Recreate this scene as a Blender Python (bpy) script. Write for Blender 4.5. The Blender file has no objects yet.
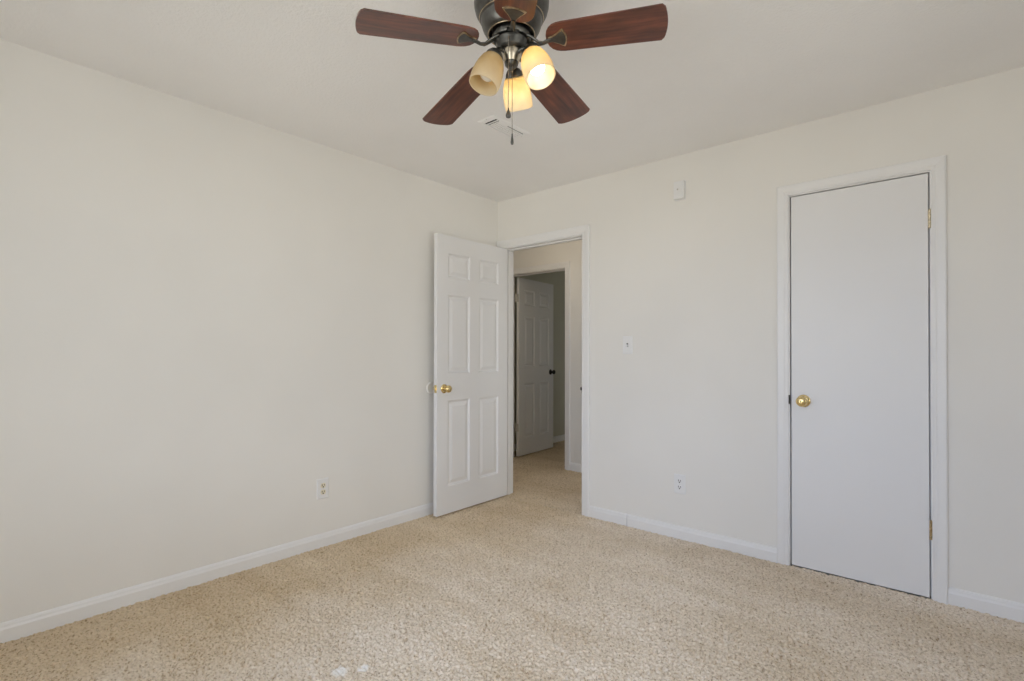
import bpy, bmesh, math, random
import numpy as np
from mathutils import Vector, Matrix
PI = math.pi
S = bpy.context.scene
COL = S.collection

# ------------------------------------------------------------------ camera
CAM_H = 1.1693
YAW, PITCH, ROLL = math.radians(40.957), math.radians(0.4495), math.radians(0.112)
cam = bpy.data.cameras.new('camera')
cam.sensor_fit = 'HORIZONTAL'; cam.sensor_width = 36.0
cam.lens = 518.158 / 1024 * 36.0
cam.shift_y = (349.685 - 340.5) / 1024
cam.clip_start = 0.02
camo = bpy.data.objects.new('camera', cam); COL.objects.link(camo)
fw = Vector((-math.sin(YAW)*math.cos(PITCH), math.cos(YAW)*math.cos(PITCH), math.sin(PITCH)))
rt = Vector((math.cos(YAW), math.sin(YAW), 0)); up = rt.cross(fw)
r2 = rt*math.cos(ROLL) + up*math.sin(ROLL); u2 = -rt*math.sin(ROLL) + up*math.cos(ROLL)
M = Matrix((r2, u2, -fw)).transposed().to_4x4(); M.translation = (0, 0, CAM_H)
camo.matrix_world = M
S.camera = camo

# ------------------------------------------------------------------ colour management, world, daylight
S.view_settings.view_transform = 'Standard'; S.view_settings.look = 'None'
S.view_settings.gamma = 1.0; S.view_settings.use_curve_mapping = False
S.view_settings.exposure = -0.05
SKY_STRENGTH = 3.75
SKY_COLOR = (0.95, 1.13, 1.58)           # open bright sky, bluish
SKY_EAST = (1.10, 1.10, 1.15)            # hazier, whiter sky on the right-hand side
GROUND_COLOR = (1.06, 1.02, 0.98)        # sunlit pale paving outside
BULB_STRENGTH = 8.5
HALL_FILL_WATT = 3.0
w = bpy.data.worlds.new('sky'); S.world = w; w.use_nodes = True
bg = w.node_tree.nodes['Background']
bg.inputs[1].default_value = SKY_STRENGTH
_t = w.node_tree.nodes.new('ShaderNodeTexCoord'); _s = w.node_tree.nodes.new('ShaderNodeSeparateXYZ')
_m = w.node_tree.nodes.new('ShaderNodeMapRange'); _m.inputs[1].default_value = -0.06; _m.inputs[2].default_value = 0.06
_x = w.node_tree.nodes.new('ShaderNodeMix'); _x.data_type = 'RGBA'
_x.inputs[6].default_value = (*GROUND_COLOR, 1)
_e = w.node_tree.nodes.new('ShaderNodeMix'); _e.data_type = 'RGBA'
_e.inputs[6].default_value = (*SKY_COLOR, 1); _e.inputs[7].default_value = (*SKY_EAST, 1)
_r = w.node_tree.nodes.new('ShaderNodeMapRange'); _r.inputs[1].default_value = 0.2; _r.inputs[2].default_value = 0.7
for _a, _b in ((_t.outputs['Generated'], _s.inputs[0]), (_s.outputs['Z'], _m.inputs[0]), (_m.outputs[0], _x.inputs[0]), (_s.outputs['X'], _r.inputs[0]), (_r.outputs[0], _e.inputs[0]), (_e.outputs[2], _x.inputs[7]), (_x.outputs[2], bg.inputs[0])):
    w.node_tree.links.new(_a, _b)
S.cycles.use_denoising = True
S.cycles.max_bounces = 14; S.cycles.diffuse_bounces = 10; S.cycles.transparent_max_bounces = 16
S.cycles.sample_clamp_indirect = 8.0

# room numbers (metres)
XL, YB, H = -2.935, 3.1964, 2.44          # left wall, back wall, ceiling
XR, YF = 1.25, -0.95                       # right wall, front wall (behind the camera)
WT = 0.115
YH0, YH1 = 4.33, 4.45                      # the hall's far wall
J1L, J1R, J1T = -2.860, -2.098, 2.036      # doorway into the hall
J2L, J2R, J2T = -0.724, -0.114, 2.050      # closet doorway
J3L, J3R, J3T = -3.825, -3.046, 2.040      # doorway across the hall
XF = -4.075                                # far room's left wall
HXL, HXR = -4.6, -0.95                     # hall ends
WIN1 = (-2.4, 0.3, 0.55, 2.15)            # front wall window x0,x1,z0,z1
WIN2 = (-0.3, 1.9, 0.55, 2.15)              # right wall window y0,y1,z0,z1
FILL_WIN_FAR = (6.3, 7.1, 0.9, 1.95)                # unseen window added to light the far room: y0,y1,z0,z1
FILL_WIN_HALL = (3.70, 4.24, 0.5, 1.95)             # unseen window added to brighten the hall: y0,y1,z0,z1
XFR = -1.2                                 # far room's right wall

for nm, loc, rot, sx, sy in (
        ('daylight_portal', ((WIN1[0]+WIN1[1])/2, YF-WT/2, (WIN1[2]+WIN1[3])/2), (PI/2, 0, 0), WIN1[1]-WIN1[0], WIN1[3]-WIN1[2]),
        ('daylight_portal', (XR+WT/2, (WIN2[0]+WIN2[1])/2, (WIN2[2]+WIN2[3])/2), (PI/2, 0, PI/2), WIN2[1]-WIN2[0], WIN2[3]-WIN2[2]),
        ('daylight_portal', (XFR+WT/2, (FILL_WIN_FAR[0]+FILL_WIN_FAR[1])/2, (FILL_WIN_FAR[2]+FILL_WIN_FAR[3])/2), (PI/2, 0, PI/2), FILL_WIN_FAR[1]-FILL_WIN_FAR[0], FILL_WIN_FAR[3]-FILL_WIN_FAR[2]),
        ('daylight_portal', (HXR+WT/2, (FILL_WIN_HALL[0]+FILL_WIN_HALL[1])/2, (FILL_WIN_HALL[2]+FILL_WIN_HALL[3])/2), (PI/2, 0, PI/2), FILL_WIN_HALL[1]-FILL_WIN_HALL[0], FILL_WIN_HALL[3]-FILL_WIN_HALL[2])):
    l = bpy.data.lights.new(nm, 'AREA'); l.shape = 'RECTANGLE'; l.size = sx; l.size_y = sy
    l.cycles.is_portal = True
    o = bpy.data.objects.new(nm, l); COL.objects.link(o); o.location = loc; o.rotation_euler = rot
hl = bpy.data.lights.new('hall_fill_light', 'POINT'); hl.energy = HALL_FILL_WATT; hl.color = (1.0, 0.86, 0.68); hl.shadow_soft_size = 0.12  # unseen fill light added to brighten the hall, no fixture modelled
hlo = bpy.data.objects.new('hall_fill_light', hl); COL.objects.link(hlo); hlo.location = (-3.0, 3.50, 2.25)

# ------------------------------------------------------------------ materials
def nmat(name, color, rough=0.5, metal=0.0, spec=0.5):
    m = bpy.data.materials.new(name); m.use_nodes = True
    b = m.node_tree.nodes['Principled BSDF']
    b.inputs['Base Color'].default_value = (*color, 1); b.inputs['Roughness'].default_value = rough
    b.inputs['Metallic'].default_value = metal; b.inputs['Specular IOR Level'].default_value = spec
    return m, m.node_tree, b
def noise(nt, scale, detail=3, rough=0.5, vec=None):
    n = nt.nodes.new('ShaderNodeTexNoise'); n.inputs['Scale'].default_value = scale
    n.inputs['Detail'].default_value = detail; n.inputs['Roughness'].default_value = rough
    if vec: nt.links.new(vec, n.inputs['Vector'])
    return n
def coord(nt, kind='Object', scale=None):
    t = nt.nodes.new('ShaderNodeTexCoord')
    if scale is None: return t.outputs[kind]
    mp = nt.nodes.new('ShaderNodeMapping'); mp.inputs['Scale'].default_value = scale
    nt.links.new(t.outputs[kind], mp.inputs['Vector']); return mp.outputs['Vector']
def bump(nt, b, height, strength, dist):
    k = nt.nodes.new('ShaderNodeBump'); k.inputs['Strength'].default_value = strength; k.inputs['Distance'].default_value = dist
    nt.links.new(height, k.inputs['Height']); nt.links.new(k.outputs['Normal'], b.inputs['Normal'])
def ramp(nt, fac, stops):
    r = nt.nodes.new('ShaderNodeValToRGB')
    e = r.color_ramp.elements
    while len(e) < len(stops): e.new(0.5)
    for el, (p, c) in zip(e, stops): el.position = p; el.color = (*c, 1)
    nt.links.new(fac, r.inputs['Fac']); return r.outputs['Color']
def mix(nt, a, b, fac):
    m = nt.nodes.new('ShaderNodeMix'); m.data_type = 'RGBA'
    for s, v in ((m.inputs[6], a), (m.inputs[7], b), (m.inputs[0], fac)):
        if isinstance(v, (tuple, list)): s.default_value = (*v, 1)
        elif isinstance(v, (int, float)): s.default_value = v
        else: nt.links.new(v, s)
    return m.outputs[2]

def paint(name, color, rough, bscale, bstr, bdist, var=0.02):
    m, nt, b = nmat(name, color, rough)
    v = coord(nt)
    n = noise(nt, bscale, 3, 0.6, v)
    bump(nt, b, n.outputs['Fac'], bstr, bdist)
    n2 = noise(nt, 1.3, 3, 0.5, v)
    c0 = tuple(x*(1-var) for x in color); c1 = tuple(min(1, x*(1+var)) for x in color)
    nt.links.new(ramp(nt, n2.outputs['Fac'], [(0.35, c0), (0.65, c1)]), b.inputs['Base Color'])
    return m
M_WALL = paint('wall_paint', (0.83, 0.812, 0.775), 0.75, 160, 0.12, 0.002)
M_CEIL = paint('ceiling_texture', (0.91, 0.905, 0.90), 0.9, 75, 0.5, 0.006)
M_WALL_SAGE = paint('sage_wall_paint', (0.60, 0.59, 0.49), 0.75, 160, 0.12, 0.002)
M_TRIM = paint('trim_paint', (0.835, 0.83, 0.825), 0.38, 45, 0.06, 0.002, 0.01)
M_DOOR = paint('door_paint', (0.82, 0.815, 0.815), 0.42, 60, 0.06, 0.0015, 0.012)
M_PLATE = paint('plate_plastic', (0.83, 0.83, 0.83), 0.35, 30, 0.02, 0.001, 0.01)
M_ALMOND = paint('almond_plastic', (0.80, 0.74, 0.58), 0.35, 30, 0.02, 0.001, 0.01)
M_DARK = paint('dark_slot', (0.03, 0.027, 0.022), 0.7, 60, 0.1, 0.001)
M_EARTH = paint('outside_render', (0.5, 0.5, 0.48), 0.9, 20, 0.1, 0.01)

def metal(name, c, rough, var=0.15, scale=60):
    m, nt, b = nmat(name, c, rough, 1.0)
    n = noise(nt, scale, 3, 0.6, coord(nt))
    nt.links.new(ramp(nt, n.outputs['Fac'], [(0.3, tuple(x*(1-var) for x in c)), (0.7, tuple(min(1, x*(1+var)) for x in c))]), b.inputs['Base Color'])
    return m
M_BRASS = metal('polished_brass', (0.82, 0.65, 0.32), 0.14)
M_OLDBRASS = metal('worn_brass', (0.55, 0.42, 0.24), 0.4, 0.4, 120)
M_PALEBRASS = metal('pale_lacquered_brass', (0.72, 0.62, 0.43), 0.4, 0.3, 120)
M_STEEL = metal('dull_nickel', (0.66, 0.64, 0.60), 0.3)
M_BLACKM = metal('dark_knob_metal', (0.05, 0.045, 0.04), 0.35)
M_BRONZE = metal('oil_rubbed_bronze', (0.135, 0.134, 0.126), 0.36, 0.25, 25)
M_GILT = metal('rubbed_bronze_edge', (0.52, 0.42, 0.28), 0.35, 0.3, 80)
M_CHAMP = metal('champagne_metal', (0.62, 0.56, 0.45), 0.3, 0.15)
M_CHAIN = metal('chain_metal', (0.42, 0.38, 0.33), 0.35)

def wood():
    m, nt, b = nmat('cherry_blade_wood', (0.16, 0.05, 0.03), 0.33)
    oi = nt.nodes.new('ShaderNodeObjectInfo')
    ad = nt.nodes.new('ShaderNodeVectorMath'); ad.operation = 'ADD'
    mu = nt.nodes.new('ShaderNodeVectorMath'); mu.operation = 'SCALE'
    t = nt.nodes.new('ShaderNodeTexCoord')
    cx = nt.nodes.new('ShaderNodeCombineXYZ')
    nt.links.new(oi.outputs['Random'], cx.inputs[0]); nt.links.new(oi.outputs['Random'], cx.inputs[1])
    nt.links.new(cx.outputs[0], mu.inputs[0]); mu.inputs['Scale'].default_value = 7.0
    nt.links.new(t.outputs['Object'], ad.inputs[0]); nt.links.new(mu.outputs[0], ad.inputs[1])
    mp = nt.nodes.new('ShaderNodeMapping'); mp.inputs['Scale'].default_value = (5.0, 60.0, 20.0)
    nt.links.new(ad.outputs[0], mp.inputs['Vector'])
    n = noise(nt, 1.0, 5, 0.62, mp.outputs[0])
    mp2 = nt.nodes.new('ShaderNodeMapping'); mp2.inputs['Scale'].default_value = (9.0, 16.0, 9.0)
    nt.links.new(ad.outputs[0], mp2.inputs['Vector'])
    n2 = noise(nt, 1.0, 3, 0.5, mp2.outputs[0])
    a = ramp(nt, n.outputs['Fac'], [(0.28, (0.045, 0.014, 0.009)), (0.5, (0.13, 0.040, 0.022)), (0.75, (0.23, 0.075, 0.036))])
    c = ramp(nt, n2.outputs['Fac'], [(0.35, (0.55, 0.50, 0.50)), (0.65, (1.15, 1.0, 0.95))])
    mm = nt.nodes.new('ShaderNodeMix'); mm.data_type = 'RGBA'; mm.blend_type = 'MULTIPLY'; mm.inputs[0].default_value = 0.8
    nt.links.new(a, mm.inputs[6]); nt.links.new(c, mm.inputs[7])
    nt.links.new(mm.outputs[2], b.inputs['Base Color'])
    bump(nt, b, n.outputs['Fac'], 0.08, 0.001)
    b.inputs['Coat Weight'].default_value = 0.5; b.inputs['Coat Roughness'].default_value = 0.28
    return m
M_WOOD = wood()

def shade_glass():
    m = bpy.data.materials.new('amber_alabaster_glass'); m.use_nodes = True
    nt = m.node_tree; b = nt.nodes['Principled BSDF']; out = nt.nodes['Material Output']
    n = noise(nt, 14, 4, 0.6, coord(nt))
    c1 = ramp(nt, n.outputs['Fac'], [(0.3, (0.78, 0.59, 0.29)), (0.6, (0.86, 0.71, 0.42)), (0.8, (0.91, 0.82, 0.60))])
    sx = nt.nodes.new('ShaderNodeSeparateXYZ'); nt.links.new(coord(nt, 'Generated'), sx.inputs[0])
    c = mix(nt, (0.94, 0.91, 0.82), c1, ramp(nt, sx.outputs['Z'], [(0.0, (0.35,)*3), (0.7, (1,)*3)]))
    nt.links.new(c, b.inputs['Base Color']); b.inputs['Roughness'].default_value = 0.22
    tr = nt.nodes.new('ShaderNodeBsdfTranslucent'); nt.links.new(c, tr.inputs['Color'])
    tp = nt.nodes.new('ShaderNodeBsdfTransparent'); nt.links.new(c, tp.inputs['Color'])
    m1 = nt.nodes.new('ShaderNodeMixShader'); m1.inputs[0].default_value = 0.5
    nt.links.new(b.outputs[0], m1.inputs[1]); nt.links.new(tr.outputs[0], m1.inputs[2])
    m2 = nt.nodes.new('ShaderNodeMixShader'); m2.inputs[0].default_value = 0.12
    nt.links.new(m1.outputs[0], m2.inputs[1]); nt.links.new(tp.outputs[0], m2.inputs[2])
    nt.links.new(m2.outputs[0], out.inputs['Surface'])
    return m
M_SHADE = shade_glass()
def bulb_mat(name, lit):
    m, nt, b = nmat(name, (0.9, 0.88, 0.82), 0.3)
    n = noise(nt, 20, 2, 0.5, coord(nt))
    nt.links.new(ramp(nt, n.outputs['Fac'], [(0.3, (0.88, 0.86, 0.80)), (0.7, (0.93, 0.91, 0.86))]), b.inputs['Base Color'])
    if lit:
        b.inputs['Emission Color'].default_value = (1.0, 1.0, 1.0, 1); b.inputs['Emission Strength'].default_value = BULB_STRENGTH
    return m
M_BULB_ON = bulb_mat('lit_bulb_glass', True); M_BULB_OFF = bulb_mat('unlit_bulb_glass', False)

def pane_mat():
    m = bpy.data.materials.new('window_glass'); m.use_nodes = True
    nt = m.node_tree; out = nt.nodes['Material Output']; nt.nodes.remove(nt.nodes['Principled BSDF'])
    tp = nt.nodes.new('ShaderNodeBsdfTransparent'); tp.inputs[0].default_value = (0.95, 0.97, 0.96, 1)
    gl = nt.nodes.new('ShaderNodeBsdfGlossy'); gl.inputs['Roughness'].default_value = 0.02
    fr = nt.nodes.new('ShaderNodeFresnel'); fr.inputs[0].default_value = 1.45
    mx = nt.nodes.new('ShaderNodeMixShader')
    nt.links.new(fr.outputs[0], mx.inputs[0]); nt.links.new(tp.outputs[0], mx.inputs[1]); nt.links.new(gl.outputs[0], mx.inputs[2])
    nt.links.new(mx.outputs[0], out.inputs['Surface'])
    return m
M_PANE = pane_mat()

def carpet_mat():
    m, nt, b = nmat('beige_carpet', (0.5, 0.4, 0.27), 0.95, 0, 0.1)
    v = coord(nt)
    yarn = noise(nt, 95, 2, 0.6, v)
    big = noise(nt, 1.5, 4, 0.55, v)
    streak = noise(nt, 1.0, 3, 0.5, coord(nt, 'Object', (1.2, 5.0, 1)))
    c = ramp(nt, yarn.outputs['Fac'], [(0.27, (0.44, 0.35, 0.25)), (0.39, (0.77, 0.675, 0.56)), (0.55, (0.87, 0.785, 0.675)), (0.75, (0.93, 0.87, 0.785))])  # yarn tones; the darkest stop also paints shade in the pile pits
    d = ramp(nt, big.outputs['Fac'], [(0.35, (0.90, 0.87, 0.82)), (0.65, (1.0, 1.0, 1.0))])
    e = ramp(nt, streak.outputs['Fac'], [(0.38, (0.92, 0.90, 0.86)), (0.6, (1.0, 1.0, 1.0))])
    def mul(a, bb):
        mm = nt.nodes.new('ShaderNodeMix'); mm.data_type = 'RGBA'; mm.blend_type = 'MULTIPLY'; mm.inputs[0].default_value = 1.0
        nt.links.new(a, mm.inputs[6]); nt.links.new(bb, mm.inputs[7]); return mm.outputs[2]
    pit_shade = noise(nt, 92, 1, 0.5, v)           # dark specks painting the shade of pits in the pile
    col = mul(mul(mul(c, d), e), ramp(nt, pit_shade.outputs['Fac'], [(0.31, (0.66, 0.61, 0.54)), (0.42, (1, 1, 1))]))
    # weaker daylight by the left wall, painted into the pile as yellower tint
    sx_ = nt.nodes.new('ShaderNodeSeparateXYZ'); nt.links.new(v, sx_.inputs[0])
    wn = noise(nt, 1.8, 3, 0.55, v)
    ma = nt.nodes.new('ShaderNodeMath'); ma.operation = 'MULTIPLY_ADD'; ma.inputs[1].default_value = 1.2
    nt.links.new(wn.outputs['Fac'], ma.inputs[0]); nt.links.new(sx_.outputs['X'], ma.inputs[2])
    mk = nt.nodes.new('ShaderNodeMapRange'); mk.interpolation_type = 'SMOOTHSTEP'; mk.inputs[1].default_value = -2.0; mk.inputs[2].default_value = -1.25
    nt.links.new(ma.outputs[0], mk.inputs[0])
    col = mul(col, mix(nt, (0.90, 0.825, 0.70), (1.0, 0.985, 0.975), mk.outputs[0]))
    # two spilled-paint spots matted into the pile
    wob = noise(nt, 45, 3, 0.6, v)
    for (sx, sy, rx, ry) in ((-1.737, 1.036, 0.031, 0.033), (-1.685, 1.101, 0.021, 0.023)):
        mp = nt.nodes.new('ShaderNodeMapping'); mp.inputs['Location'].default_value = (-sx/rx, -sy/ry, 0)
        mp.inputs['Scale'].default_value = (1/rx, 1/ry, 0); nt.links.new(v, mp.inputs['Vector'])
        ln = nt.nodes.new('ShaderNodeVectorMath'); ln.operation = 'LENGTH'; nt.links.new(mp.outputs[0], ln.inputs[0])
        ad = nt.nodes.new('ShaderNodeMath'); ad.operation = 'MULTIPLY_ADD'; ad.inputs[1].default_value = 1.2
        nt.links.new(wob.outputs['Fac'], ad.inputs[0]); nt.links.new(ln.outputs['Value'], ad.inputs[2])
        f = ramp(nt, ad.outputs[0], [(0.0, (1, 1, 1)), (1.0, (0, 0, 0))])
        mr = nt.nodes.new('ShaderNodeMapRange'); mr.inputs[1].default_value = 1.25; mr.inputs[2].default_value = 1.75
        mr.inputs[3].default_value = 0.95; mr.inputs[4].default_value = 0.0
        nt.links.new(ad.outputs[0], mr.inputs[0])
        col = mix(nt, col, (0.90, 0.87, 0.83), mr.outputs[0])
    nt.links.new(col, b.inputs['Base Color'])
    fine = noise(nt, 320, 2, 0.6, v)
    bump(nt, b, fine.outputs['Fac'], 0.5, 0.004)
    b.inputs['Sheen Weight'].default_value = 0.1
    return m
M_CARPET = carpet_mat()

# ------------------------------------------------------------------ mesh helpers
def obj(name, bm, mat, parent=None, smooth=False, label=None, cat=None, kind=None, group=None, angle=40):
    me = bpy.data.meshes.new(name); bmesh.ops.recalc_face_normals(bm, faces=bm.faces[:]); bm.to_mesh(me); bm.free()
    me.materials.append(mat)
    if smooth:
        me.polygons.foreach_set('use_smooth', [True]*len(me.polygons))
        me.set_sharp_from_angle(angle=math.radians(angle))
    o = bpy.data.objects.new(name, me); COL.objects.link(o)
    if parent: o.parent = parent
    tag(o, label, cat, kind, group); return o
def tag(o, label=None, cat=None, kind=None, group=None):
    if label: o['label'] = label
    if cat: o['category'] = cat
    if kind: o['kind'] = kind
    if group: o['group'] = group
def empty(name, loc, label, cat, group=None, rot=(0, 0, 0)):
    o = bpy.data.objects.new(name, None); COL.objects.link(o); o.location = loc; o.rotation_euler = rot
    o.empty_display_size = 0.05
    tag(o, label, cat, None, group); return o
def box(bm, x0, x1, y0, y1, z0, z1, bev=0.0, seg=2):
    r = bmesh.ops.create_cube(bm, size=1.0); vs = r['verts']
    for v in vs:
        v.co = Vector(((x0+x1)/2 + v.co.x*(x1-x0), (y0+y1)/2 + v.co.y*(y1-y0), (z0+z1)/2 + v.co.z*(z1-z0)))
    if bev:
        es = list({e for v in vs for e in v.link_edges})
        bmesh.ops.bevel(bm, geom=es, offset=bev, segments=seg, affect='EDGES', profile=0.5)
def lathe(bm, prof, seg=32, mat=Matrix.Identity(4)):
    """prof: list of (r, z); closes to the axis where r = 0"""
    rings = []
    for r, z in prof:
        if r < 1e-6: rings.append([bm.verts.new(mat @ Vector((0, 0, z)))])
        else: rings.append([bm.verts.new(mat @ Vector((r*math.cos(2*PI*i/seg), r*math.sin(2*PI*i/seg), z))) for i in range(seg)])
    for a, b in zip(rings, rings[1:]):
        for i in range(seg):
            j = (i+1) % seg
            if len(a) == 1 and len(b) == 1: break
            if len(a) == 1: bm.faces.new((a[0], b[i], b[j]))
            elif len(b) == 1: bm.faces.new((a[i], a[j], b[0]))
            else: bm.faces.new((a[i], a[j], b[j], b[i]))
def tube(bm, pts, rad, seg=8, squash=1.0):
    pts = [Vector(p) for p in pts]; rings = []
    for i, p in enumerate(pts):
        d = (pts[min(i+1, len(pts)-1)] - pts[max(i-1, 0)]).normalized()
        a = Vector((0, 0, 1)) if abs(d.z) < 0.9 else Vector((1, 0, 0))
        s = d.cross(a).normalized(); t = s.cross(d)
        r = rad[i] if isinstance(rad, (list, tuple)) else rad
        rings.append([bm.verts.new(p + s*r*math.cos(2*PI*k/seg) + t*r*squash*math.sin(2*PI*k/seg)) for k in range(seg)])
    for a, b in zip(rings, rings[1:]):
        for k in range(seg):
            l = (k+1) % seg; bm.faces.new((a[k], a[l], b[l], b[k]))
    bm.faces.new(rings[0][::-1]); bm.faces.new(rings[-1])
def prism(bm, outline, z0, z1, bev=0.0, mat=Matrix.Identity(4)):
    a = [bm.verts.new(mat @ Vector((x, y, z0))) for x, y in outline]
    b = [bm.verts.new(mat @ Vector((x, y, z1))) for x, y in outline]
    f0 = bm.faces.new(a[::-1]); f1 = bm.faces.new(b)
    for i in range(len(a)):
        j = (i+1) % len(a); bm.faces.new((a[i], a[j], b[j], b[i]))
    if bev:
        es = list(set(f0.edges) | set(f1.edges))
        bmesh.ops.bevel(bm, geom=es, offset=bev, segments=2, affect='EDGES', profile=0.5)
def mirror_profile_sweep(bm, prof, path_of):
    """prof: list of (across, out); path_of(across, out) -> list of points; skins between consecutive profile points"""
    rows = [[bm.verts.new(p) for p in path_of(a, o)] for a, o in prof]
    for r0, r1 in zip(rows, rows[1:] + rows[:1]):
        for i in range(len(r0)-1): bm.faces.new((r0[i], r0[i+1], r1[i+1], r1[i]))
    bm.faces.new([r[0] for r in rows]); bm.faces.new([r[-1] for r in rows][::-1])

def struct(name, bm, mat, label, cat, parent=None, smooth=False):
    return obj(name, bm, mat, parent, smooth, label, cat, 'structure')

# ------------------------------------------------------------------ room shell
def wall_with_holes(bm, axis, p0, p1, a0, a1, holes, z0=-0.04, z1=H):
    """axis 'y': slab p0..p1 in y, spanning x a0..a1; 'x' the other way; holes (a0,a1,z0,z1)"""
    def b(u0, u1, v0, v1):
        if u1-u0 < 1e-5 or v1-v0 < 1e-5: return
        if axis == 'y': box(bm, u0, u1, p0, p1, v0, v1)
        else: box(bm, p0, p1, u0, u1, v0, v1)
    u = a0
    for h0, h1, hz0, hz1 in sorted(holes):
        b(u, h0, z0, z1); b(h0, h1, z0, hz0); b(h0, h1, hz1, z1); u = h1
    b(u, a1, z0, z1)
JB = 0.019                                     # jamb board thickness
bm = bmesh.new(); wall_with_holes(bm, 'y', YB, YB+WT, XL, XR, [(J1L-JB, J1R+JB, -0.04, J1T+JB), (J2L-JB, J2R+JB, -0.04, J2T+JB)])
struct('wall_back', bm, M_WALL, 'off-white painted wall with the hall doorway and the closet door', 'wall')
bm = bmesh.new(); box(bm, XL-WT, XL, YF-WT, YB+WT, -0.04, H); struct('wall_left', bm, M_WALL, 'long blank off-white wall on the left side of the room', 'wall')
bm = bmesh.new(); wall_with_holes(bm, 'x', XR, XR+WT, YF-WT, YB+WT, [WIN2]); struct('wall_right', bm, M_WALL, 'off-white wall with a window on the right, outside the view', 'wall')
bm = bmesh.new(); wall_with_holes(bm, 'y', YF-WT, YF, XL, XR, [WIN1]); struct('wall_front', bm, M_WALL, 'off-white wall with a window behind the camera', 'wall')
bm = bmesh.new(); wall_with_holes(bm, 'y', YH0, YH1, HXL, HXR, [(J3L-JB, J3R+JB, -0.04, J3T+JB)]); struct('wall_hall', bm, M_WALL, 'beige hall wall seen through the open doorway, around the second doorway', 'wall')
bm = bmesh.new(); box(bm, HXL-WT, HXL, YB+WT, YH1, -0.04, H); struct('wall_hall_left', bm, M_WALL, 'end wall of the hall on its left, out of view', 'wall')
bm = bmesh.new(); wall_with_holes(bm, 'x', HXR, HXR+WT, YB+WT, YH1, [FILL_WIN_HALL]); struct('wall_hall_right', bm, M_WALL, 'end wall of the hall on its right, out of view', 'wall')
bm = bmesh.new(); box(bm, HXL, XL-WT, YB, YB+WT, -0.04, H); struct('wall_hall_near', bm, M_WALL, 'hall wall continuing behind the bedroom corner, out of view', 'wall')
bm = bmesh.new(); box(bm, XF-WT, XF, YH1, 7.6, -0.04, H); struct('wall_far_left', bm, M_WALL_SAGE, 'dim sage wall of the far room beside its open door', 'wall')
bm = bmesh.new(); box(bm, XF, -1.2, 7.6, 7.6+WT, -0.04, H); struct('wall_far_back', bm, M_WALL_SAGE, 'back wall of the far room, out of view', 'wall')
bm = bmesh.new(); wall_with_holes(bm, 'x', XFR, XFR+WT, YH1, 7.6+WT, [FILL_WIN_FAR]); struct('wall_far_right', bm, M_WALL_SAGE, 'right wall of the far room, out of view', 'wall')
bm = bmesh.new(); box(bm, HXR+WT, XR+WT, YB+WT+0.3, YB+WT+0.35, -0.04, H); box(bm, XR, XR+WT, YB+WT, YB+WT+0.3, -0.04, H); struct('wall_closet', bm, M_WALL, 'back wall inside the closed closet, out of view', 'wall')
VX0, VX1, VY0, VY1 = -1.985, -1.888, 2.028, 2.300      # duct opening
bm = bmesh.new()
box(bm, HXL-WT, VX0, YF-WT, 7.6+WT, H, H+0.08); box(bm, VX1, XR+WT, YF-WT, 7.6+WT, H, H+0.08)
box(bm, VX0, VX1, YF-WT, VY0, H, H+0.08); box(bm, VX0, VX1, VY1, 7.6+WT, H, H+0.08)
struct('ceiling', bm, M_CEIL, 'flat white textured ceiling above the whole room', 'ceiling')
bm = bmesh.new(); box(bm, HXL-WT, XR+WT, YF-WT, 7.6+WT, -0.12, -0.04)
struct('floor', bm, M_EARTH, 'subfloor under the beige carpet', 'floor')

# carpet: real tufts as a displaced mesh
rng = np.random.default_rng(5)
def tuft_height(X, Y, cell, seed):
    r = np.random.default_rng(seed)
    N = 1024
    jx, jy, jh = r.random((N, N)), r.random((N, N)), r.random((N, N))
    gx, gy = X/cell, Y/cell
    ix, iy = np.floor(gx).astype(int), np.floor(gy).astype(int)
    best = np.full(X.shape, -9.0)
    for dx in (-1, 0, 1):
        for dy in (-1, 0, 1):
            cx, cy = ix+dx, iy+dy
            a, b_ = cx % N, cy % N
            px, py = cx + 0.1+0.8*jx[a, b_], cy + 0.1+0.8*jy[a, b_]
            d2 = (gx-px)**2 + (gy-py)**2
            hgt = np.where(jh[a, b_] < 0.17, -9.0, 0.40*jh[a, b_]) - 0.9*d2
            best = np.maximum(best, hgt)
    return best
def smooth_noise(X, Y, cell, seed):
    r = np.random.default_rng(seed); N = 256; T = r.random((N, N))
    gx, gy = X/cell, Y/cell; ix, iy = np.floor(gx).astype(int), np.floor(gy).astype(int)
    fx, fy = gx-ix, gy-iy; fx = fx*fx*(3-2*fx); fy = fy*fy*(3-2*fy)
    g = lambda a, b_: T[a % N, b_ % N]
    return (g(ix, iy)*(1-fx)+g(ix+1, iy)*fx)*(1-fy) + (g(ix, iy+1)*(1-fx)+g(ix+1, iy+1)*fx)*fy
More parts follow.
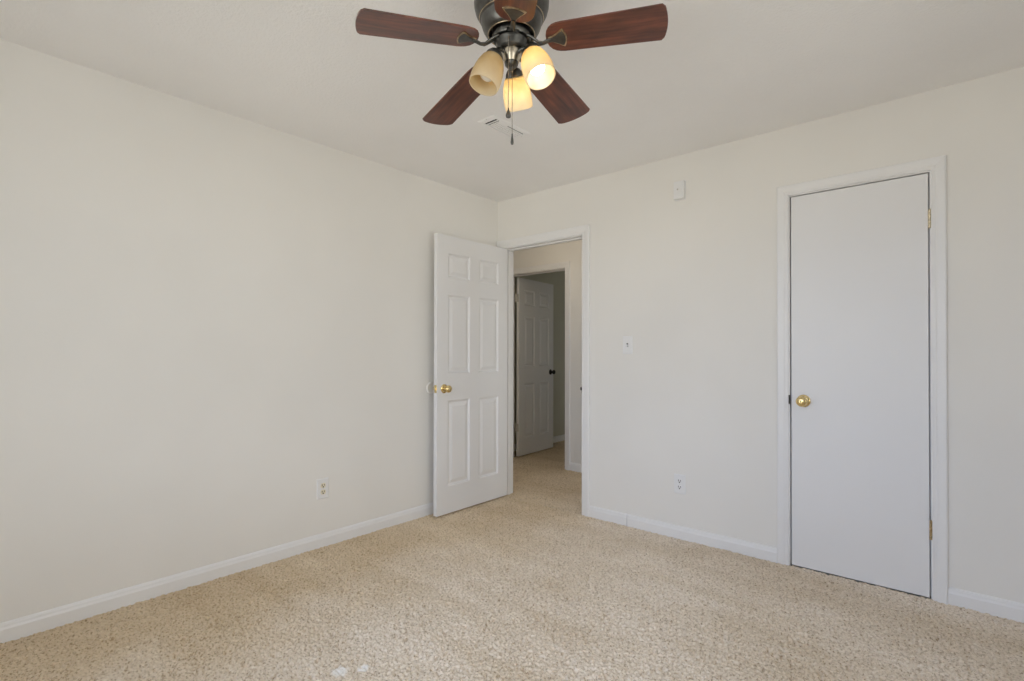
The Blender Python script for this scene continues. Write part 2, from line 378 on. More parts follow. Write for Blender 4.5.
def carpet_patch(x0, x1, y0, y1, step, keep=None, sink=0.0):
    nx, ny = max(2, int(round((x1-x0)/step))+1), max(2, int(round((y1-y0)/step))+1)
    X, Y = np.meshgrid(np.linspace(x0, x1, nx), np.linspace(y0, y1, ny), indexing='ij')
    Z = 0.0150*tuft_height(X, Y, 0.0112, 3)
    Z += 0.004*(smooth_noise(X, Y, 0.13, 2)-0.5)
    Z = np.clip(Z, -0.030, 0.010) - 0.003
    if keep is not None:                       # keep one side of a diagonal line across the room
        D = -X*math.sin(YAW) + Y*math.cos(YAW)
    V = np.stack([X, Y, Z - sink], -1).reshape(-1, 3)
    i = np.arange(nx*ny).reshape(nx, ny)
    F = np.stack([i[:-1, :-1], i[1:, :-1], i[1:, 1:], i[:-1, 1:]], -1)
    if keep is not None:
        c = D[:-1, :-1]; F = F[(c > keep[0]) & (c < keep[1])]
    F = F.reshape(-1, 4)
    used, inv = np.unique(F, return_inverse=True)
    return V[used], inv.reshape(-1, 4)
def carpet(patches, label):
    Vs, Fs, off = [], [], 0
    for V, F in patches: Vs.append(V); Fs.append(F+off); off += len(V)
    V = np.concatenate(Vs); F = np.concatenate(Fs)
    me = bpy.data.meshes.new('carpet'); me.vertices.add(len(V)); me.vertices.foreach_set('co', V.ravel())
    me.loops.add(F.size); me.loops.foreach_set('vertex_index', F.ravel().astype(np.int32))
    me.polygons.add(len(F)); me.polygons.foreach_set('loop_start', np.arange(0, F.size, 4, dtype=np.int32))
    me.update(calc_edges=True); me.validate()
    me.polygons.foreach_set('use_smooth', [True]*len(F)); me.materials.append(M_CARPET)
    co = bpy.data.objects.new('carpet', me); COL.objects.link(co); tag(co, label, 'carpet', 'stuff')
e_ = 0.001
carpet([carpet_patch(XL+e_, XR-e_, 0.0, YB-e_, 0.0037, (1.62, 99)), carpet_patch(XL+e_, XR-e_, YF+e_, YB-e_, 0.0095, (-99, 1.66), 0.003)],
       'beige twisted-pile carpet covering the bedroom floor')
carpet([carpet_patch(J1L, J1R, YB, YB+WT, 0.006), carpet_patch(J3L-0.3, -2.0, YB+WT, YH0-e_, 0.007), carpet_patch(-2.0, HXR, YB+WT, YH0-e_, 0.04)],
       'beige carpet of the hall floor through the open doorway')
carpet([carpet_patch(J3L, J3R, YH0-e_, YH1+e_, 0.007), carpet_patch(XF+e_, -2.6, YH1+e_, 6.3, 0.008), carpet_patch(-2.6, -1.2, YH1+e_, 7.6, 0.05), carpet_patch(XF+e_, -2.6, 6.3, 7.6, 0.05)],
       'beige carpet of the dim far room behind the second door')

# unseen bedroom windows, plus windows added to light the hall and far room
def window(name, place, W0, W1, Z0, Z1, label):
    """place(u, d, z): u along the wall, d inward from the room face"""
    def bb(bm, u0, u1, d0, d1, z0, z1):
        p, q = place(u0, d0), place(u1, d1)
        box(bm, min(p[0], q[0]), max(p[0], q[0]), min(p[1], q[1]), max(p[1], q[1]), z0, z1)
    f = bmesh.new(); t = 0.045
    bb(f, W0, W0+t, -0.09, -0.02, Z0, Z1); bb(f, W1-t, W1, -0.09, -0.02, Z0, Z1)
    bb(f, W0+t, W1-t, -0.09, -0.02, Z0, Z0+t); bb(f, W0+t, W1-t, -0.09, -0.02, Z1-t, Z1)
    zm = (Z0+Z1)/2; bb(f, W0+t, W1-t, -0.08, -0.03, zm-0.02, zm+0.02)
    fo = struct(name, f, M_TRIM, label, 'window')
    g = bmesh.new(); bb(g, W0+t, W1-t, -0.058, -0.052, Z0+t, zm-0.02); bb(g, W0+t, W1-t, -0.058, -0.052, zm+0.02, Z1-t)
    obj('window_pane', g, M_PANE, fo)
    s = bmesh.new(); bb(s, W0-0.05, W1+0.05, 0.0, 0.05, Z0-0.03, Z0); bb(s, W0-0.06, W0, 0, 0.016, Z0, Z1+0.06); bb(s, W1, W1+0.06, 0, 0.016, Z0, Z1+0.06)
    bb(s, W0, W1, 0, 0.016, Z1, Z1+0.06)
    obj('window_casing', s, M_TRIM, fo)
window('window_1', lambda u, d: (u, YF+d), *WIN1, 'double-hung window in the wall behind the camera')
window('window_2', lambda u, d: (XR-d, u), *WIN2, 'double-hung window in the right wall, out of view')
window('fill_window_far', lambda u, d: (XFR-d, u), *FILL_WIN_FAR, 'unseen window added to light the far room across the hall')
window('fill_window_hall', lambda u, d: (HXR-d, u), *FILL_WIN_HALL, 'unseen window added at the right end of the hall to light it')

# door casings with jambs
CPROF = [(0.0, 0.0), (0.0, 0.008), (0.004, 0.0105), (0.016, 0.0105), (0.021, 0.013), (0.028, 0.0145), (0.046, 0.0165), (0.053, 0.0165), (0.057, 0.013), (0.057, 0.0)]
def casing(bm, xl, xr, zt, y, sgn, scale=1.0, left=True, clip_left=None, zb=-0.004):
    def path(a, o):
        a *= scale
        xlo = xl-a if clip_left is None else max(xl-a, clip_left)
        pts = [Vector((xlo, y+sgn*o, zb)), Vector((xlo, y+sgn*o, zt+a)), Vector((xr+a, y+sgn*o, zt+a)), Vector((xr+a, y+sgn*o, zb))]
        return pts
    mirror_profile_sweep(bm, CPROF, path)
def jamb(bm, xl, xr, zt, y0, y1, stop_y0, stop_y1, zb=-0.004):
    box(bm, xl-JB, xl, y0, y1, zb, zt+JB); box(bm, xr, xr+JB, y0, y1, zb, zt+JB); box(bm, xl, xr, y0, y1, zt, zt+JB)
    s = 0.011
    box(bm, xl, xl+s, stop_y0, stop_y1, zb, zt-s, 0.002); box(bm, xr-s, xr, stop_y0, stop_y1, zb, zt-s, 0.002); box(bm, xl, xr, stop_y0, stop_y1, zt-s, zt, 0.002)
RV = 0.005
bm = bmesh.new(); casing(bm, J1L-RV, J1R+RV, J1T+RV, YB, -1, 1.15, clip_left=XL+0.001)
t1 = struct('trim_1', bm, M_TRIM, 'white casing around the doorway to the hall', 'door trim', smooth=False)
bm = bmesh.new(); jamb(bm, J1L, J1R, J1T, YB, YB+WT, YB+0.040, YB+0.075); obj('door_jamb', bm, M_TRIM, t1)
bm = bmesh.new(); box(bm, J1R-0.003, J1R-0.0005, YB+0.002, YB+0.034, 0.885, 0.945, 0.0008); box(bm, J1R-0.004, J1R+0.003, YB-0.014, YB+0.004, 0.904, 0.926, 0.001)
obj('strike_plate', bm, M_BLACKM, t1, label='dark strike plate')
bm = bmesh.new(); casing(bm, J2L-RV, J2R+RV, J2T+RV, YB, -1, 1.0)
t2 = struct('trim_2', bm, M_TRIM, 'white casing around the closed closet door', 'door trim')
bm = bmesh.new(); jamb(bm, J2L, J2R, J2T, YB, YB+WT, YB+0.040, YB+0.075); obj('door_jamb', bm, M_TRIM, t2)
bm = bmesh.new(); box(bm, J2L-0.0035, J2L+0.0015, YB-0.0125, YB+0.002, 0.893, 0.943, 0.001); obj('strike_plate', bm, M_BLACKM, t2, label='dark strike lip')
bm = bmesh.new(); casing(bm, J3L-RV, J3R+RV, J3T+RV, YH0, -1, 1.05)
t3 = struct('trim_3', bm, M_TRIM, 'white casing around the second doorway across the hall', 'door trim')
bm = bmesh.new(); jamb(bm, J3L, J3R, J3T, YH0, YH1, YH0+0.045, YH0+0.08); obj('door_jamb', bm, M_TRIM, t3)

# baseboards: (height, out) profile
BPROF = [(0.0, 0.0), (0.0, 0.0125), (0.055, 0.0125), (0.064, 0.0095), (0.072, 0.0085), (0.079, 0.005), (0.082, 0.0)]
def baseboard(name, a, b, out, label, parent=None, hs=1.0):
    bm = bmesh.new(); a, b, out = Vector((*a, 0)), Vector((*b, 0)), Vector((*out, 0))
    mirror_profile_sweep(bm, BPROF, lambda h, o: [a + out*o + Vector((0, 0, h*hs-0.004)), b + out*o + Vector((0, 0, h*hs-0.004))])
    return struct(name, bm, M_TRIM, label, 'baseboard')
CW1 = 0.057*1.15
baseboard('baseboard_left', (XL, YF+0.0125), (XL, YB), (1, 0), 'white baseboard along the foot of the left wall')
baseboard('baseboard_back', (J1R+RV+CW1, YB), (-1.7275, YB), (0, -1), 'short white baseboard piece beside the hall doorway')
baseboard('baseboard_back', (-1.7225, YB), (J2L-RV-0.057, YB), (0, -1.28), 'white baseboard between the joint and the closet casing')
baseboard('baseboard_back', (J2R+RV+0.057, YB), (XR-0.0125, YB), (0, -1), 'white baseboard right of the closet door')
baseboard('baseboard_right', (XR, YF), (XR, YB), (-1, 0), 'white baseboard along the right wall, out of view')
baseboard('baseboard_front', (XL, YF), (XR-0.0125, YF), (0, 1), 'white baseboard behind the camera')
baseboard('baseboard_hall', (J3R+RV+0.06, YH0), (HXR, YH0), (0, -1), 'white baseboard on the hall wall right of the second doorway')
baseboard('baseboard_far', (XF, YH1), (XF, 7.6), (1, 0), 'baseboard in the dim far room behind the open door')

# ------------------------------------------------------------------ doors
def panel_door(w_, h_, t_, z0, panels):
    """leaf in local coords: x 0..w_, y 0..t_ , z z0..h_; panels list of (x0,x1,z0,z1)"""
    bm = bmesh.new()
    xs = sorted({0.0, w_} | {p[0] for p in panels} | {p[1] for p in panels})
    zs = sorted({z0, h_} | {p[2] for p in panels} | {p[3] for p in panels})
    STEPS = [(0.0, 0.0), (0.004, 0.001), (0.013, 0.0100), (0.020, 0.0110), (0.024, 0.0105), (0.046, 0.0035), (0.050, 0.003)]
    for side in (0, 1):
        Y = lambda d: d if side == 0 else t_-d
        for i in range(len(xs)-1):
            for j in range(len(zs)-1):
                c = (xs[i], xs[i+1], zs[j], zs[j+1])
                hitp = any(abs(c[0]-p[0]) < 1e-6 and abs(c[1]-p[1]) < 1e-6 and abs(c[2]-p[2]) < 1e-6 and abs(c[3]-p[3]) < 1e-6 for p in panels)
                ring = lambda g, d: [bm.verts.new((x, Y(d), z)) for x, z in ((c[0]+g, c[2]+g), (c[1]-g, c[2]+g), (c[1]-g, c[3]-g), (c[0]+g, c[3]-g))]
                if not hitp: bm.faces.new(ring(0, 0)); continue
                rs = [ring(g, d) for g, d in STEPS]
                for a, b in zip(rs, rs[1:]):
                    for k in range(4): bm.faces.new((a[k], a[(k+1) % 4], b[(k+1) % 4], b[k]))
                bm.faces.new(rs[-1])
    for (a, b) in (((0, z0), (w_, z0)), ((w_, z0), (w_, h_)), ((w_, h_), (0, h_)), ((0, h_), (0, z0))):
        bm.faces.new([bm.verts.new(v) for v in ((a[0], 0, a[1]), (b[0], 0, b[1]), (b[0], t_, b[1]), (a[0], t_, a[1]))])
    bmesh.ops.remove_doubles(bm, verts=bm.verts[:], dist=1e-5)
    return bm
def six_panels(w_):
    st, mu_ = 0.102, 0.095; pw = (w_-2*st-mu_)/2
    out = []
    for z0, z1 in ((0.205, 0.832), (1.022, 1.603), (1.722, 1.903)):
        out += [(st, st+pw, z0, z1), (st+pw+mu_, w_-st, z0, z1)]
    return out
KPROF = [(0, 0.064), (0.010, 0.0635), (0.019, 0.061), (0.0255, 0.055), (0.0275, 0.047), (0.025, 0.039), (0.017, 0.032), (0.0115, 0.027), (0.0105, 0.016), (0.014, 0.009)]
RPROF = [(0.014, 0.009), (0.020, 0.0085), (0.029, 0.006), (0.0325, 0.002), (0.0325, 0.0)]
def knob(parent, at, d, mat, keyed=False, label=None, s=1.0):
    """a knob standing out along direction d at parent-local point at"""
    q = Vector((0, 0, 1)).rotation_difference(Vector(d)).to_matrix().to_4x4()
    m = Matrix.Translation(at) @ q @ Matrix.Scale(s, 4)
    bm = bmesh.new(); lathe(bm, KPROF, 28, m); k = obj('door_knob', bm, mat, parent, True, label)
    bm = bmesh.new(); lathe(bm, RPROF, 28, m); obj('rosette', bm, mat, k, True)
    if keyed:
        bm = bmesh.new(); lathe(bm, [(0, 0.0665), (0.008, 0.0665), (0.0085, 0.0635)], 20, m); obj('turn_button', bm, mat, k, True)
        bm = bmesh.new(); box(bm, -0.0016, 0.0016, -0.006, 0.006, 0.0662, 0.0672); bm.transform(m); obj('key_slot', bm, M_DARK, k)
    return k
def hinge(parent, at, axis_out, mat, label=None, leafdir=None, h_=0.089, mirror=1):
    """knuckle of five barrels with two leaves; at = pin centre"""
    bm = bmesh.new(); x, y, z = at
    for i in range(5):
        a = z-h_/2 + i*h_/5
        lathe(bm, [(0, a+0.0006), (0.0058, a+0.0006), (0.0058, a+h_/5-0.0006), (0, a+h_/5-0.0006)], 12, Matrix.Translation((x, y, 0)))
    lathe(bm, [(0, z+h_/2+0.005), (0.004, z+h_/2+0.003), (0.0045, z+h_/2), (0, z+h_/2)], 12, Matrix.Translation((x, y, 0)))
    k = obj('hinge', bm, mat, parent, True, label)
    if leafdir:
        bm = bmesh.new()
        for (x0, x1, y0, y1) in leafdir: box(bm, x+x0, x+x1, y+y0, y+y1, z-h_/2, z+h_/2)
        obj('hinge_leaf', bm, mat, k)
    return k

# door_1: bedroom door, swung open at right angles against the left wall
DW, DT, DH = 0.756, 0.035, 2.028
d1 = struct('door_1', panel_door(DW, DH, DT, 0.012, six_panels(DW)), M_DOOR, 'white six-panel bedroom door standing open along the left wall', 'door')
# local x runs from free edge to hinge edge; local y=0 faces the room
d1.rotation_euler = (0, 0, math.radians(90.6)); d1.location = (-2.813, 3.187-DW, 0)
kz = 0.917
knob(d1, (0.066, 0.0, kz), (0, -1, 0), M_BRASS, label='polished brass knob'); knob(d1, (0.066, DT, kz), (0, 1, 0), M_BRASS, label='polished brass knob')
bm = bmesh.new(); box(bm, -0.0012, 0.0006, 0.005, 0.030, kz-0.028, kz+0.028, 0.0004); lp = obj('latch_plate', bm, M_BRASS, d1, label='brass latch plate')
bm = bmesh.new(); prism(bm, [(-0.011, 0.012), (0.0, 0.010), (0.0, 0.025), (-0.002, 0.025)], kz-0.008, kz+0.008); obj('latch_bolt', bm, M_BRASS, lp)
for hz in (1.80, 0.30):
    hinge(d1, (DW+0.004, DT+0.004, hz), None, M_TRIM, leafdir=[(-0.0036, -0.002, -0.036, -0.002)])
    bm = bmesh.new()
# door_2: flush closet door
bm = bmesh.new(); box(bm, J2L+0.0075, J2R-0.006, YB+0.001, YB+0.036, 0.003, J2T-0.006, 0.0015)
d2 = struct('door_2', bm, M_DOOR, 'flat plain white closet door, closed', 'door')
knob(d2, (-0.656, YB+0.001, 0.914), (0, -1, 0), M_BRASS, True, 'polished brass knob with a key slot', 1.05)
hinge(d2, (J2R-0.0005, YB-0.004, 1.822), None, M_PALEBRASS, 'brass hinge', [(-0.005, -0.001, 0.0025, 0.0048), (0.001, 0.005, 0.0005, 0.0025)])
hinge(d2, (J2R-0.0005, YB-0.004, 0.328), None, M_OLDBRASS, 'tarnished hinge with chipped paint', [(-0.005, -0.001, 0.0025, 0.0048), (0.001, 0.005, 0.0005, 0.0025)])
# door_3: second six-panel door, open into the far room
DW3 = 0.738
d3 = struct('door_3', panel_door(DW3, 2.030, DT, 0.012, six_panels(DW3)), M_DOOR, 'white six-panel door open in the dim room across the hall', 'door')
# local x from hinge edge to free edge, local y=0 side faces right (+X)
A3 = math.radians(95.0)
d3.rotation_euler = (0, 0, A3); d3.location = (-3.771, YH1+0.018, 0)
knob(d3, (DW3-0.066, 0.0, 0.945), (0, -1, 0), M_BLACKM, label='dark metal knob'); knob(d3, (DW3-0.066, DT, 0.945), (0, 1, 0), M_BLACKM, label='dark metal knob')
for hz in (1.80, 0.335):
    hinge(d3, (-0.006, DT+0.010, hz), None, M_STEEL, 'pale metal hinge', [(0.0045, 0.006, -0.040, -0.004), (-0.022, -0.004, -0.002, 0.0)])

# ------------------------------------------------------------------ wall fittings
def plate(bm, w_, h_, t_=0.0055):
    a = [(-w_/2, -h_/2), (w_/2, -h_/2), (w_/2, h_/2), (-w_/2, h_/2)]
    g = 0.005
    v0 = [bm.verts.new((x, 0, z)) for x, z in a]; v1 = [bm.verts.new((x, -t_*0.45, z)) for x, z in a]
    v2 = [bm.verts.new((x-math.copysign(g, x), -t_, z-math.copysign(g, z))) for x, z in a]
    bm.faces.new(v0[::-1]); bm.faces.new(v2)
    for p, q in ((v0, v1), (v1, v2)):
        for k in range(4): bm.faces.new((p[k], p[(k+1) % 4], q[(k+1) % 4], q[k]))
def screw(parent, x, z, y=-0.0055, mat=None):
    bm = bmesh.new(); q = Matrix.Translation((x, y, z)) @ Matrix.Rotation(PI/2, 4, 'X')
    lathe(bm, [(0, 0.0016), (0.002, 0.0013), (0.0032, 0.0)], 12, q); return obj('screw', bm, mat or M_PLATE, parent, True)
def outlet(loc, rz, label, face, face_label=None):
    t = empty('wall_outlet', loc, label, 'outlet', None, (0, 0, rz))
    bm = bmesh.new(); plate(bm, 0.076, 0.122); obj('cover_plate', bm, M_PLATE, t)
    for dz in (0.0195, -0.0195):
        bm = bmesh.new(); n = 20
        pts = []
        for i in range(n):
            a = 2*PI*i/n; x, z = 0.0172*math.cos(a), 0.0172*math.sin(a)
            pts.append((x, max(-0.0140, min(0.0140, z))))
        prism(bm, pts, 0.004, 0.0072, 0.0005, Matrix.Translation((0, 0, dz)) @ Matrix.Rotation(PI/2, 4, 'X'))
        r = obj('receptacle', bm, face, t, label=face_label)
        bm = bmesh.new()
        box(bm, -0.0088, -0.0050, -0.0076, -0.0070, dz-0.0025, dz+0.0085); box(bm, 0.0050, 0.0088, -0.0076, -0.0070, dz-0.0015, dz+0.0080)
        lathe(bm, [(0, 0.0076), (0.0042, 0.0076), (0.0042, 0.0070), (0, 0.0070)], 12, Matrix.Translation((0, 0, dz-0.0078)) @ Matrix.Rotation(PI/2, 4, 'X'))
        obj('slots', bm, M_DARK, r)
    screw(t, 0, 0, -0.0055, M_STEEL)
    return t
outlet((XL, 1.629, 0.348), PI/2, 'white outlet with almond receptacles low on the left wall', M_ALMOND, 'almond receptacle face')
outlet((-1.357, YB, 0.343), 0, 'white outlet low on the wall between doorway and closet', M_PLATE)
sw = empty('light_switch', (-1.726, YB, 1.230), 'white light switch plate on the wall right of the doorway', 'light switch')
bm = bmesh.new(); plate(bm, 0.073, 0.122); obj('cover_plate', bm, M_PLATE, sw)
bm = bmesh.new(); box(bm, -0.0060, 0.0060, -0.0058, -0.0050, -0.0125, 0.0125); obj('toggle_slot', bm, M_DARK, sw)
bm = bmesh.new(); box(bm, -0.0042, 0.0042, -0.020, 0.0, -0.0055, 0.0055, 0.001); bm.transform(Matrix.Translation((0, -0.003, 0)) @ Matrix.Rotation(math.radians(28), 4, 'X')); obj('toggle', bm, M_PLATE, sw)
screw(sw, 0, 0.030); screw(sw, 0, -0.030)
sb = empty('sensor_box', (-1.353, YB, 2.211), 'small white plastic sensor box high on the wall above the outlet', 'sensor')
bm = bmesh.new(); box(bm, -0.037, 0.037, -0.006, 0.0, -0.060, 0.060, 0.002); obj('back_plate', bm, M_PLATE, sb)
bm = bmesh.new(); box(bm, -0.034, 0.034, -0.030, -0.006, -0.056, 0.056, 0.004); obj('housing', bm, M_PLATE, sb)
bm = bmesh.new(); lathe(bm, [(0, 0.0015), (0.005, 0.001), (0.006, 0)], 16, Matrix.Translation((-0.006, -0.030, 0.004)) @ Matrix.Rotation(PI/2, 4, 'X')); obj('indicator', bm, M_STEEL, sb, True, 'small grey indicator dot')
wb = bmesh.new(); lathe(wb, [(0, 0.006), (0.030, 0.0058), (0.036, 0.008), (0.041, 0.006), (0.043, 0.0)], 32, Matrix.Translation((XL, 2.478, 0.919)) @ Matrix.Rotation(PI/2, 4, 'Y'))
obj('wall_bumper', wb, M_WALL, None, True, 'round white doorknob bumper on the left wall behind the open door', 'door stop')

# ceiling vent (register) with two open louvre slots toward the viewer
cv = empty('ceiling_vent', ((VX0+VX1)/2, (VY0+VY1)/2, H), 'white metal air vent in the ceiling behind the fan', 'vent')
hx, hy = (VX1-VX0)/2, (VY1-VY0)/2
bm = bmesh.new()
def ring_rect(a, b, z): return [bm.verts.new((x, y, z)) for x, y in ((-a, -b), (a, -b), (a, b), (-a, b))]
rs = [ring_rect(hx+0.015, hy+0.018, 0.0), ring_rect(hx+0.015, hy+0.018, -0.002), ring_rect(hx+0.004, hy+0.004, -0.0055), ring_rect(hx-0.004, hy-0.004, -0.005), ring_rect(hx-0.004, hy-0.004, 0.0)]
for p, q in zip(rs, rs[1:]):
    for k in range(4): bm.faces.new((p[k], p[(k+1) % 4], q[(k+1) % 4], q[k]))
obj('frame', bm, M_CEIL, cv)
bm = bmesh.new(); box(bm, -hx, hx, -hy, hy, 0.058, 0.062); box(bm, -hx, -hx+0.002, -hy, hy, 0.002, 0.058); box(bm, hx-0.002, hx, -hy, hy, 0.002, 0.058); box(bm, -hx+0.002, hx-0.002, -hy, -hy+0.002, 0.002, 0.058); box(bm, -hx+0.002, hx-0.002, hy-0.002, hy, 0.002, 0.058)
obj('duct_collar', bm, M_DARK, cv)
def slat(x0, x1, y0, y1, tilt, axis):
    bm = bmesh.new(); L, W = ((y1-y0), (x1-x0)) if axis == 'Y' else ((x1-x0), (y1-y0))
    if axis == 'Y': box(bm, -W/2, W/2, -L/2, L/2, -0.0006, 0.0006)
    else: box(bm, -L/2, L/2, -W/2, W/2, -0.0006, 0.0006)
    bm.transform(Matrix.Translation(((x0+x1)/2, (y0+y1)/2, -0.0035)) @ Matrix.Rotation(tilt, 4, axis)); obj('slat', bm, M_CEIL, cv)
ix, iy = hx-0.006, hy-0.006
slat(-ix, ix, -iy+0.022, -iy+0.040, 0.25, 'X')
x = -ix
for k in range(4):
    slat(x, x+0.0185, -iy+0.042, iy, 0.12, 'Y'); x += 0.0175
slat(ix-0.008, ix, -iy+0.042, iy, -0.3, 'Y')
slat(ix-0.022, ix-0.006, -iy+0.042, -iy+0.12, 0.1, 'Y')
slat(-ix, ix, -iy, -iy+0.010, -0.3, 'X')
for sy in (-1, 1):
    bm = bmesh.new(); lathe(bm, [(0, -0.005), (0.003, -0.0045), (0.004, -0.003), (0, -0.002)], 12, Matrix.Translation((0.0, sy*(hy+0.012), 0))); obj('screw', bm, M_STEEL, cv, True)

# ------------------------------------------------------------------ ceiling fan
FX, FY, ZB = -1.1427, 1.3106, 2.215
FZ = ZB - H                                   # blade plane in fan-local z
fan = empty('ceiling_fan', (FX, FY, H), 'dark bronze ceiling fan with five cherry wood blades and three glass shades', 'ceiling fan')
zl = lambda z: z - H
bm = bmesh.new(); lathe(bm, [(0, 0), (0.112, 0), (0.116, -0.03), (0.124, -0.045), (0.1265, -0.085), (0.1255, -0.105), (0.121, -0.122), (0.113, -0.136), (0.108, -0.140),
    (0.1075, -0.146), (0.1035, -0.150), (0.102, -0.160), (0.097, -0.176), (0.090, -0.188), (0.084, -0.1945), (0.0785, -0.197), (0.076, -0.195), (0.075, -0.185), (0.070, -0.172), (0.0, -0.172)], 56)
mh = obj('motor_housing', bm, M_BRONZE, fan, True, 'dark bronze bowl-shaped motor housing', angle=30)
bm = bmesh.new(); bmesh.ops.create_circle(bm, segments=8, radius=0.001)
bm.clear()
for rr, zz in ((0.0785, -0.1972), (0.1080, -0.1432)):
    lathe(bm, [(rr+0.0016*math.cos(a), zz+0.0016*math.sin(a)) for a in [i*PI/4 for i in range(9)]], 56)
obj('rim_line', bm, M_GILT, mh, True, 'rubbed bright rim')
bm = bmesh.new(); lathe(bm, [(0, -0.172), (0.058, -0.172), (0.064, -0.190), (0.066, -0.207), (0.062, -0.216), (0.0, -0.216)], 40); obj('flywheel', bm, M_BRONZE, fan, True)
bm = bmesh.new(); lathe(bm, [(0, -0.216), (0.050, -0.216), (0.0535, -0.219), (0.0535, -0.223), (0.052, -0.226), (0.051, -0.238), (0.049, -0.246), (0.044, -0.251), (0.036, -0.253), (0.0, -0.253)], 40)
obj('switch_housing', bm, M_BRONZE, fan, True, angle=30)
bm = bmesh.new(); lathe(bm, [(0.0, -0.253), (0.034, -0.253), (0.0345, -0.260), (0.031, -0.274), (0.026, -0.286), (0.0245, -0.290), (0.0, -0.290)], 32)
lf = obj('light_fitter', bm, M_CHAMP, fan, True, 'pale metal light fitter cup')
bm = bmesh.new(); lathe(bm, [(0.0, -0.290), (0.0235, -0.290), (0.022, -0.299), (0.014, -0.307), (0.008, -0.310), (0.0065, -0.318), (0.0, -0.321)], 32); obj('finial', bm, M_BRONZE, lf, True)

def blade_bm():
    bm = bmesh.new(); pts = []
    r0, r1 = 0.119, 0.494; w0, w1 = 0.062, 0.0725
    n = 12
    # rounded root end
    for i in range(n+1):
        a = PI/2 + PI*i/n; k = 2.35
        ca, sa = math.cos(a), math.sin(a)
        f = (abs(ca)**k + abs(sa)**k) ** (-1/k)
        pts.append((r0 + 0.055 + ca*f*0.055, sa*f*w0))
    # tip: shallow arc with small rounded corners
    m_ = 14
    for i in range(m_+1):
        s = -1 + 2*i/m_
        x_ = r1 + 0.012*(1-s*s) - 0.006*max(0, abs(s)-0.86)/0.14
        pts.append((x_, s*w1))
    prism(bm, pts, -0.003, 0.003, 0.0015)
    return bm
def medallion(bm, k, z0, z1):
    """shield-shaped end of a blade iron: narrow neck, concave flanks, convex outer edge"""
    out = []
    xs = [0.0, 0.25, 0.55, 0.85, 1.0]; hw = [0.0080, 0.0105, 0.021, 0.034, 0.038]
    X = lambda t: 0.126 + 0.052*t
    for t, h_ in zip(xs, hw): out.append((X(t), -h_*k))
    for i in range(1, 8):
        s = -1 + 2*i/8; out.append((X(1) + 0.010*(1-s*s), s*hw[-1]*k))
    for t, h_ in reversed(list(zip(xs, hw))): out.append((X(t), h_*k))
    c = 0.155
    prism(bm, [((x_-c)*(1-(1-k)*0.6)+c, y_) for x_, y_ in out], z0, z1, 0.0008)
def iron_arm_bm():
    bm = bmesh.new()
    for s in (-1, 1):
        tube(bm, [(0.052, s*0.016, 0.012), (0.066, s*0.016, 0.006), (0.080, s*0.012, -0.004), (0.095, s*0.006, -0.014), (0.110, s*0.003, -0.015), (0.125, s*0.003, -0.0095), (0.135, s*0.003, -0.009)],
             [0.006, 0.006, 0.0055, 0.005, 0.005, 0.005, 0.004], 10, 0.8)
    return bm
me_cache = {}
PH = -45.797
BL = [(0, 0.0, 0.0, -9.5), (1, -0.02, 0.9, -9.44), (2, 0.41, 6.73, -9.93), (3, -0.17, 11.42, -9.37), (4, -0.22, 4.6, -4.5)]
protos = None
for k, da, dr, pt in BL:
    R = Matrix.Rotation(math.radians(PH + 72*k + da), 4, 'Z') @ Matrix.Rotation(math.radians(dr), 4, 'Y') @ Matrix.Rotation(math.radians(pt), 4, 'X')
    T = Matrix.Translation((0, 0, FZ)) @ R
    if protos is None:
        b_ = obj('blade', blade_bm(), M_WOOD, fan, False, 'reddish-brown cherry wood blade')
        a_ = obj('blade_iron', iron_arm_bm(), M_BRONZE, fan, True, 'dark bronze blade arm')
        bm = bmesh.new(); medallion(bm, 1.0, -0.0062, -0.0030); g_ = obj('medallion_edge', bm, M_GILT, a_)
        bm = bmesh.new(); medallion(bm, 0.80, -0.0078, -0.0060); d_ = obj('medallion', bm, M_BRONZE, a_)
        protos = (b_, a_, g_, d_)
    else:
        b_ = protos[0].copy(); a_ = protos[1].copy(); g_ = protos[2].copy(); d_ = protos[3].copy()
        for o in (b_, a_, g_, d_): COL.objects.link(o)
        b_.parent = fan; a_.parent = fan; g_.parent = a_; d_.parent = a_
    b_.matrix_local = T; a_.matrix_local = T

# three lamps
SH = [(0.0215, 0.0), (0.029, 0.0045), (0.0375, 0.017), (0.0445, 0.036), (0.0490, 0.059), (0.0510, 0.080), (0.0505, 0.102), (0.0490, 0.113)]
SHI = [(r_-0.003, z_) for r_, z_ in SH]
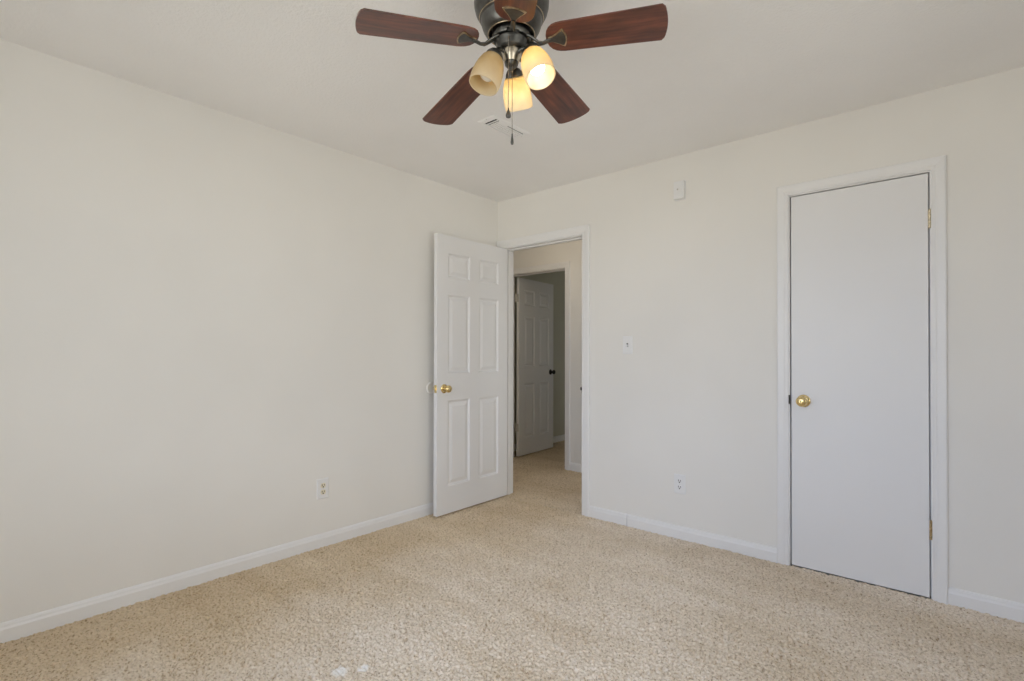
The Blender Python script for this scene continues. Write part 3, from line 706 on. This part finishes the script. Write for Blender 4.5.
# each lamp sits on a swivel: neck position and axis of its shade (they are not aimed alike)
LAMPS = (((-0.0433, 0.0647, -0.2914), (-0.2225, 0.5168, -0.8267), True, 'rear shade aimed at the far corner, lit'),
         ((-0.0122, -0.0672, -0.2853), (-0.1282, -0.3228, -0.9377), False, 'amber shade that is not lit'),
         ((0.0745, 0.0078, -0.2745), (0.4329, -0.0732, -0.8985), True, 'lit shade showing its glowing bulb'))
for neck, d, lit, lab in LAMPS:
    neck, d = Vector(neck), Vector(d).normalized()
    hdir = Vector((neck.x, neck.y, 0)).normalized(); neck = neck + d*0.009 if neck.y < 0.03 else neck - d*0.004
    q = Vector((0, 0, 1)).rotation_difference(d).to_matrix().to_4x4()
    m = Matrix.Translation(neck) @ q
    bm = bmesh.new()
    tube(bm, [hdir*0.022 + Vector((0, 0, -0.266)), hdir*0.040 + Vector((0, 0, -0.258)), (hdir*0.046 + Vector((0, 0, -0.258)))*0.5 + (neck - d*0.026)*0.5, neck - d*0.012], 0.0075, 10)
    obj('lamp_arm', bm, M_BRONZE, fan, True)
    bm = bmesh.new(); lathe(bm, [(0, -0.020), (0.014, -0.020), (0.022, -0.014), (0.0285, -0.004), (0.0310, 0.008), (0.0300, 0.013), (0.0, 0.013)], 28, m); obj('lamp_socket', bm, M_BRONZE, fan, True)
    bm = bmesh.new(); lathe(bm, SH + SHI[::-1] + [SH[0]], 40, m)
    sh = obj('lamp_shade', bm, M_SHADE, fan, True, lab, angle=60)
    bm = bmesh.new(); lathe(bm, [(0.0, 0.012), (0.012, 0.012), (0.0125, 0.034), (0.016, 0.044), (0.0225, 0.056), (0.0250, 0.066), (0.0245, 0.074), (0.0205, 0.082), (0.012, 0.0875), (0, 0.089)], 28, m)
    obj('light_bulb', bm, M_BULB_ON if lit else M_BULB_OFF, fan, True, 'glowing white bulb' if lit else 'unlit frosted bulb')
# two pull chains
away = Vector((-math.sin(YAW), math.cos(YAW), 0)); right = Vector((math.cos(YAW), math.sin(YAW), 0))
def chain(at, z0, z1, fob_prof, lab):
    bm = bmesh.new()
    if at.length > 0.03:
        tube(bm, [Vector((at.x*0.85, at.y*0.85, z0)), Vector((at.x, at.y, z0)), Vector((at.x, at.y, z0-0.004))], 0.003, 8)
    z = z0
    tube(bm, [Vector((at.x, at.y, z0)), Vector((at.x, at.y, z1))], 0.0007, 6)
    while z > z1:
        lathe(bm, [(0, z), (0.0013, z-0.0006), (0.0015, z-0.0015), (0.0013, z-0.0024), (0, z-0.003)], 6, Matrix.Translation((at.x, at.y, 0))); z -= 0.0042
    c = obj('pull_chain', bm, M_CHAIN, fan, True, lab)
    bm = bmesh.new(); lathe(bm, [(r_, z1 - h_) for r_, h_ in fob_prof], 16, Matrix.Translation((at.x, at.y, 0))); obj('fob', bm, M_BRONZE, c, True)
chain(-away*0.0555 - right*0.0095, zl(2.206), zl(1.972), [(0, 0), (0.0015, 0.001), (0.003, 0.008), (0.0075, 0.020), (0.0088, 0.026), (0.0075, 0.032), (0, 0.035)], 'bead chain with a teardrop fob')
chain(-away*0.012 + right*0.003, zl(2.135), zl(1.905), [(0, 0), (0.002, 0.0005), (0.0028, 0.010), (0.0045, 0.022), (0.0052, 0.030), (0.004, 0.036), (0, 0.037)], 'bead chain with a bullet fob')
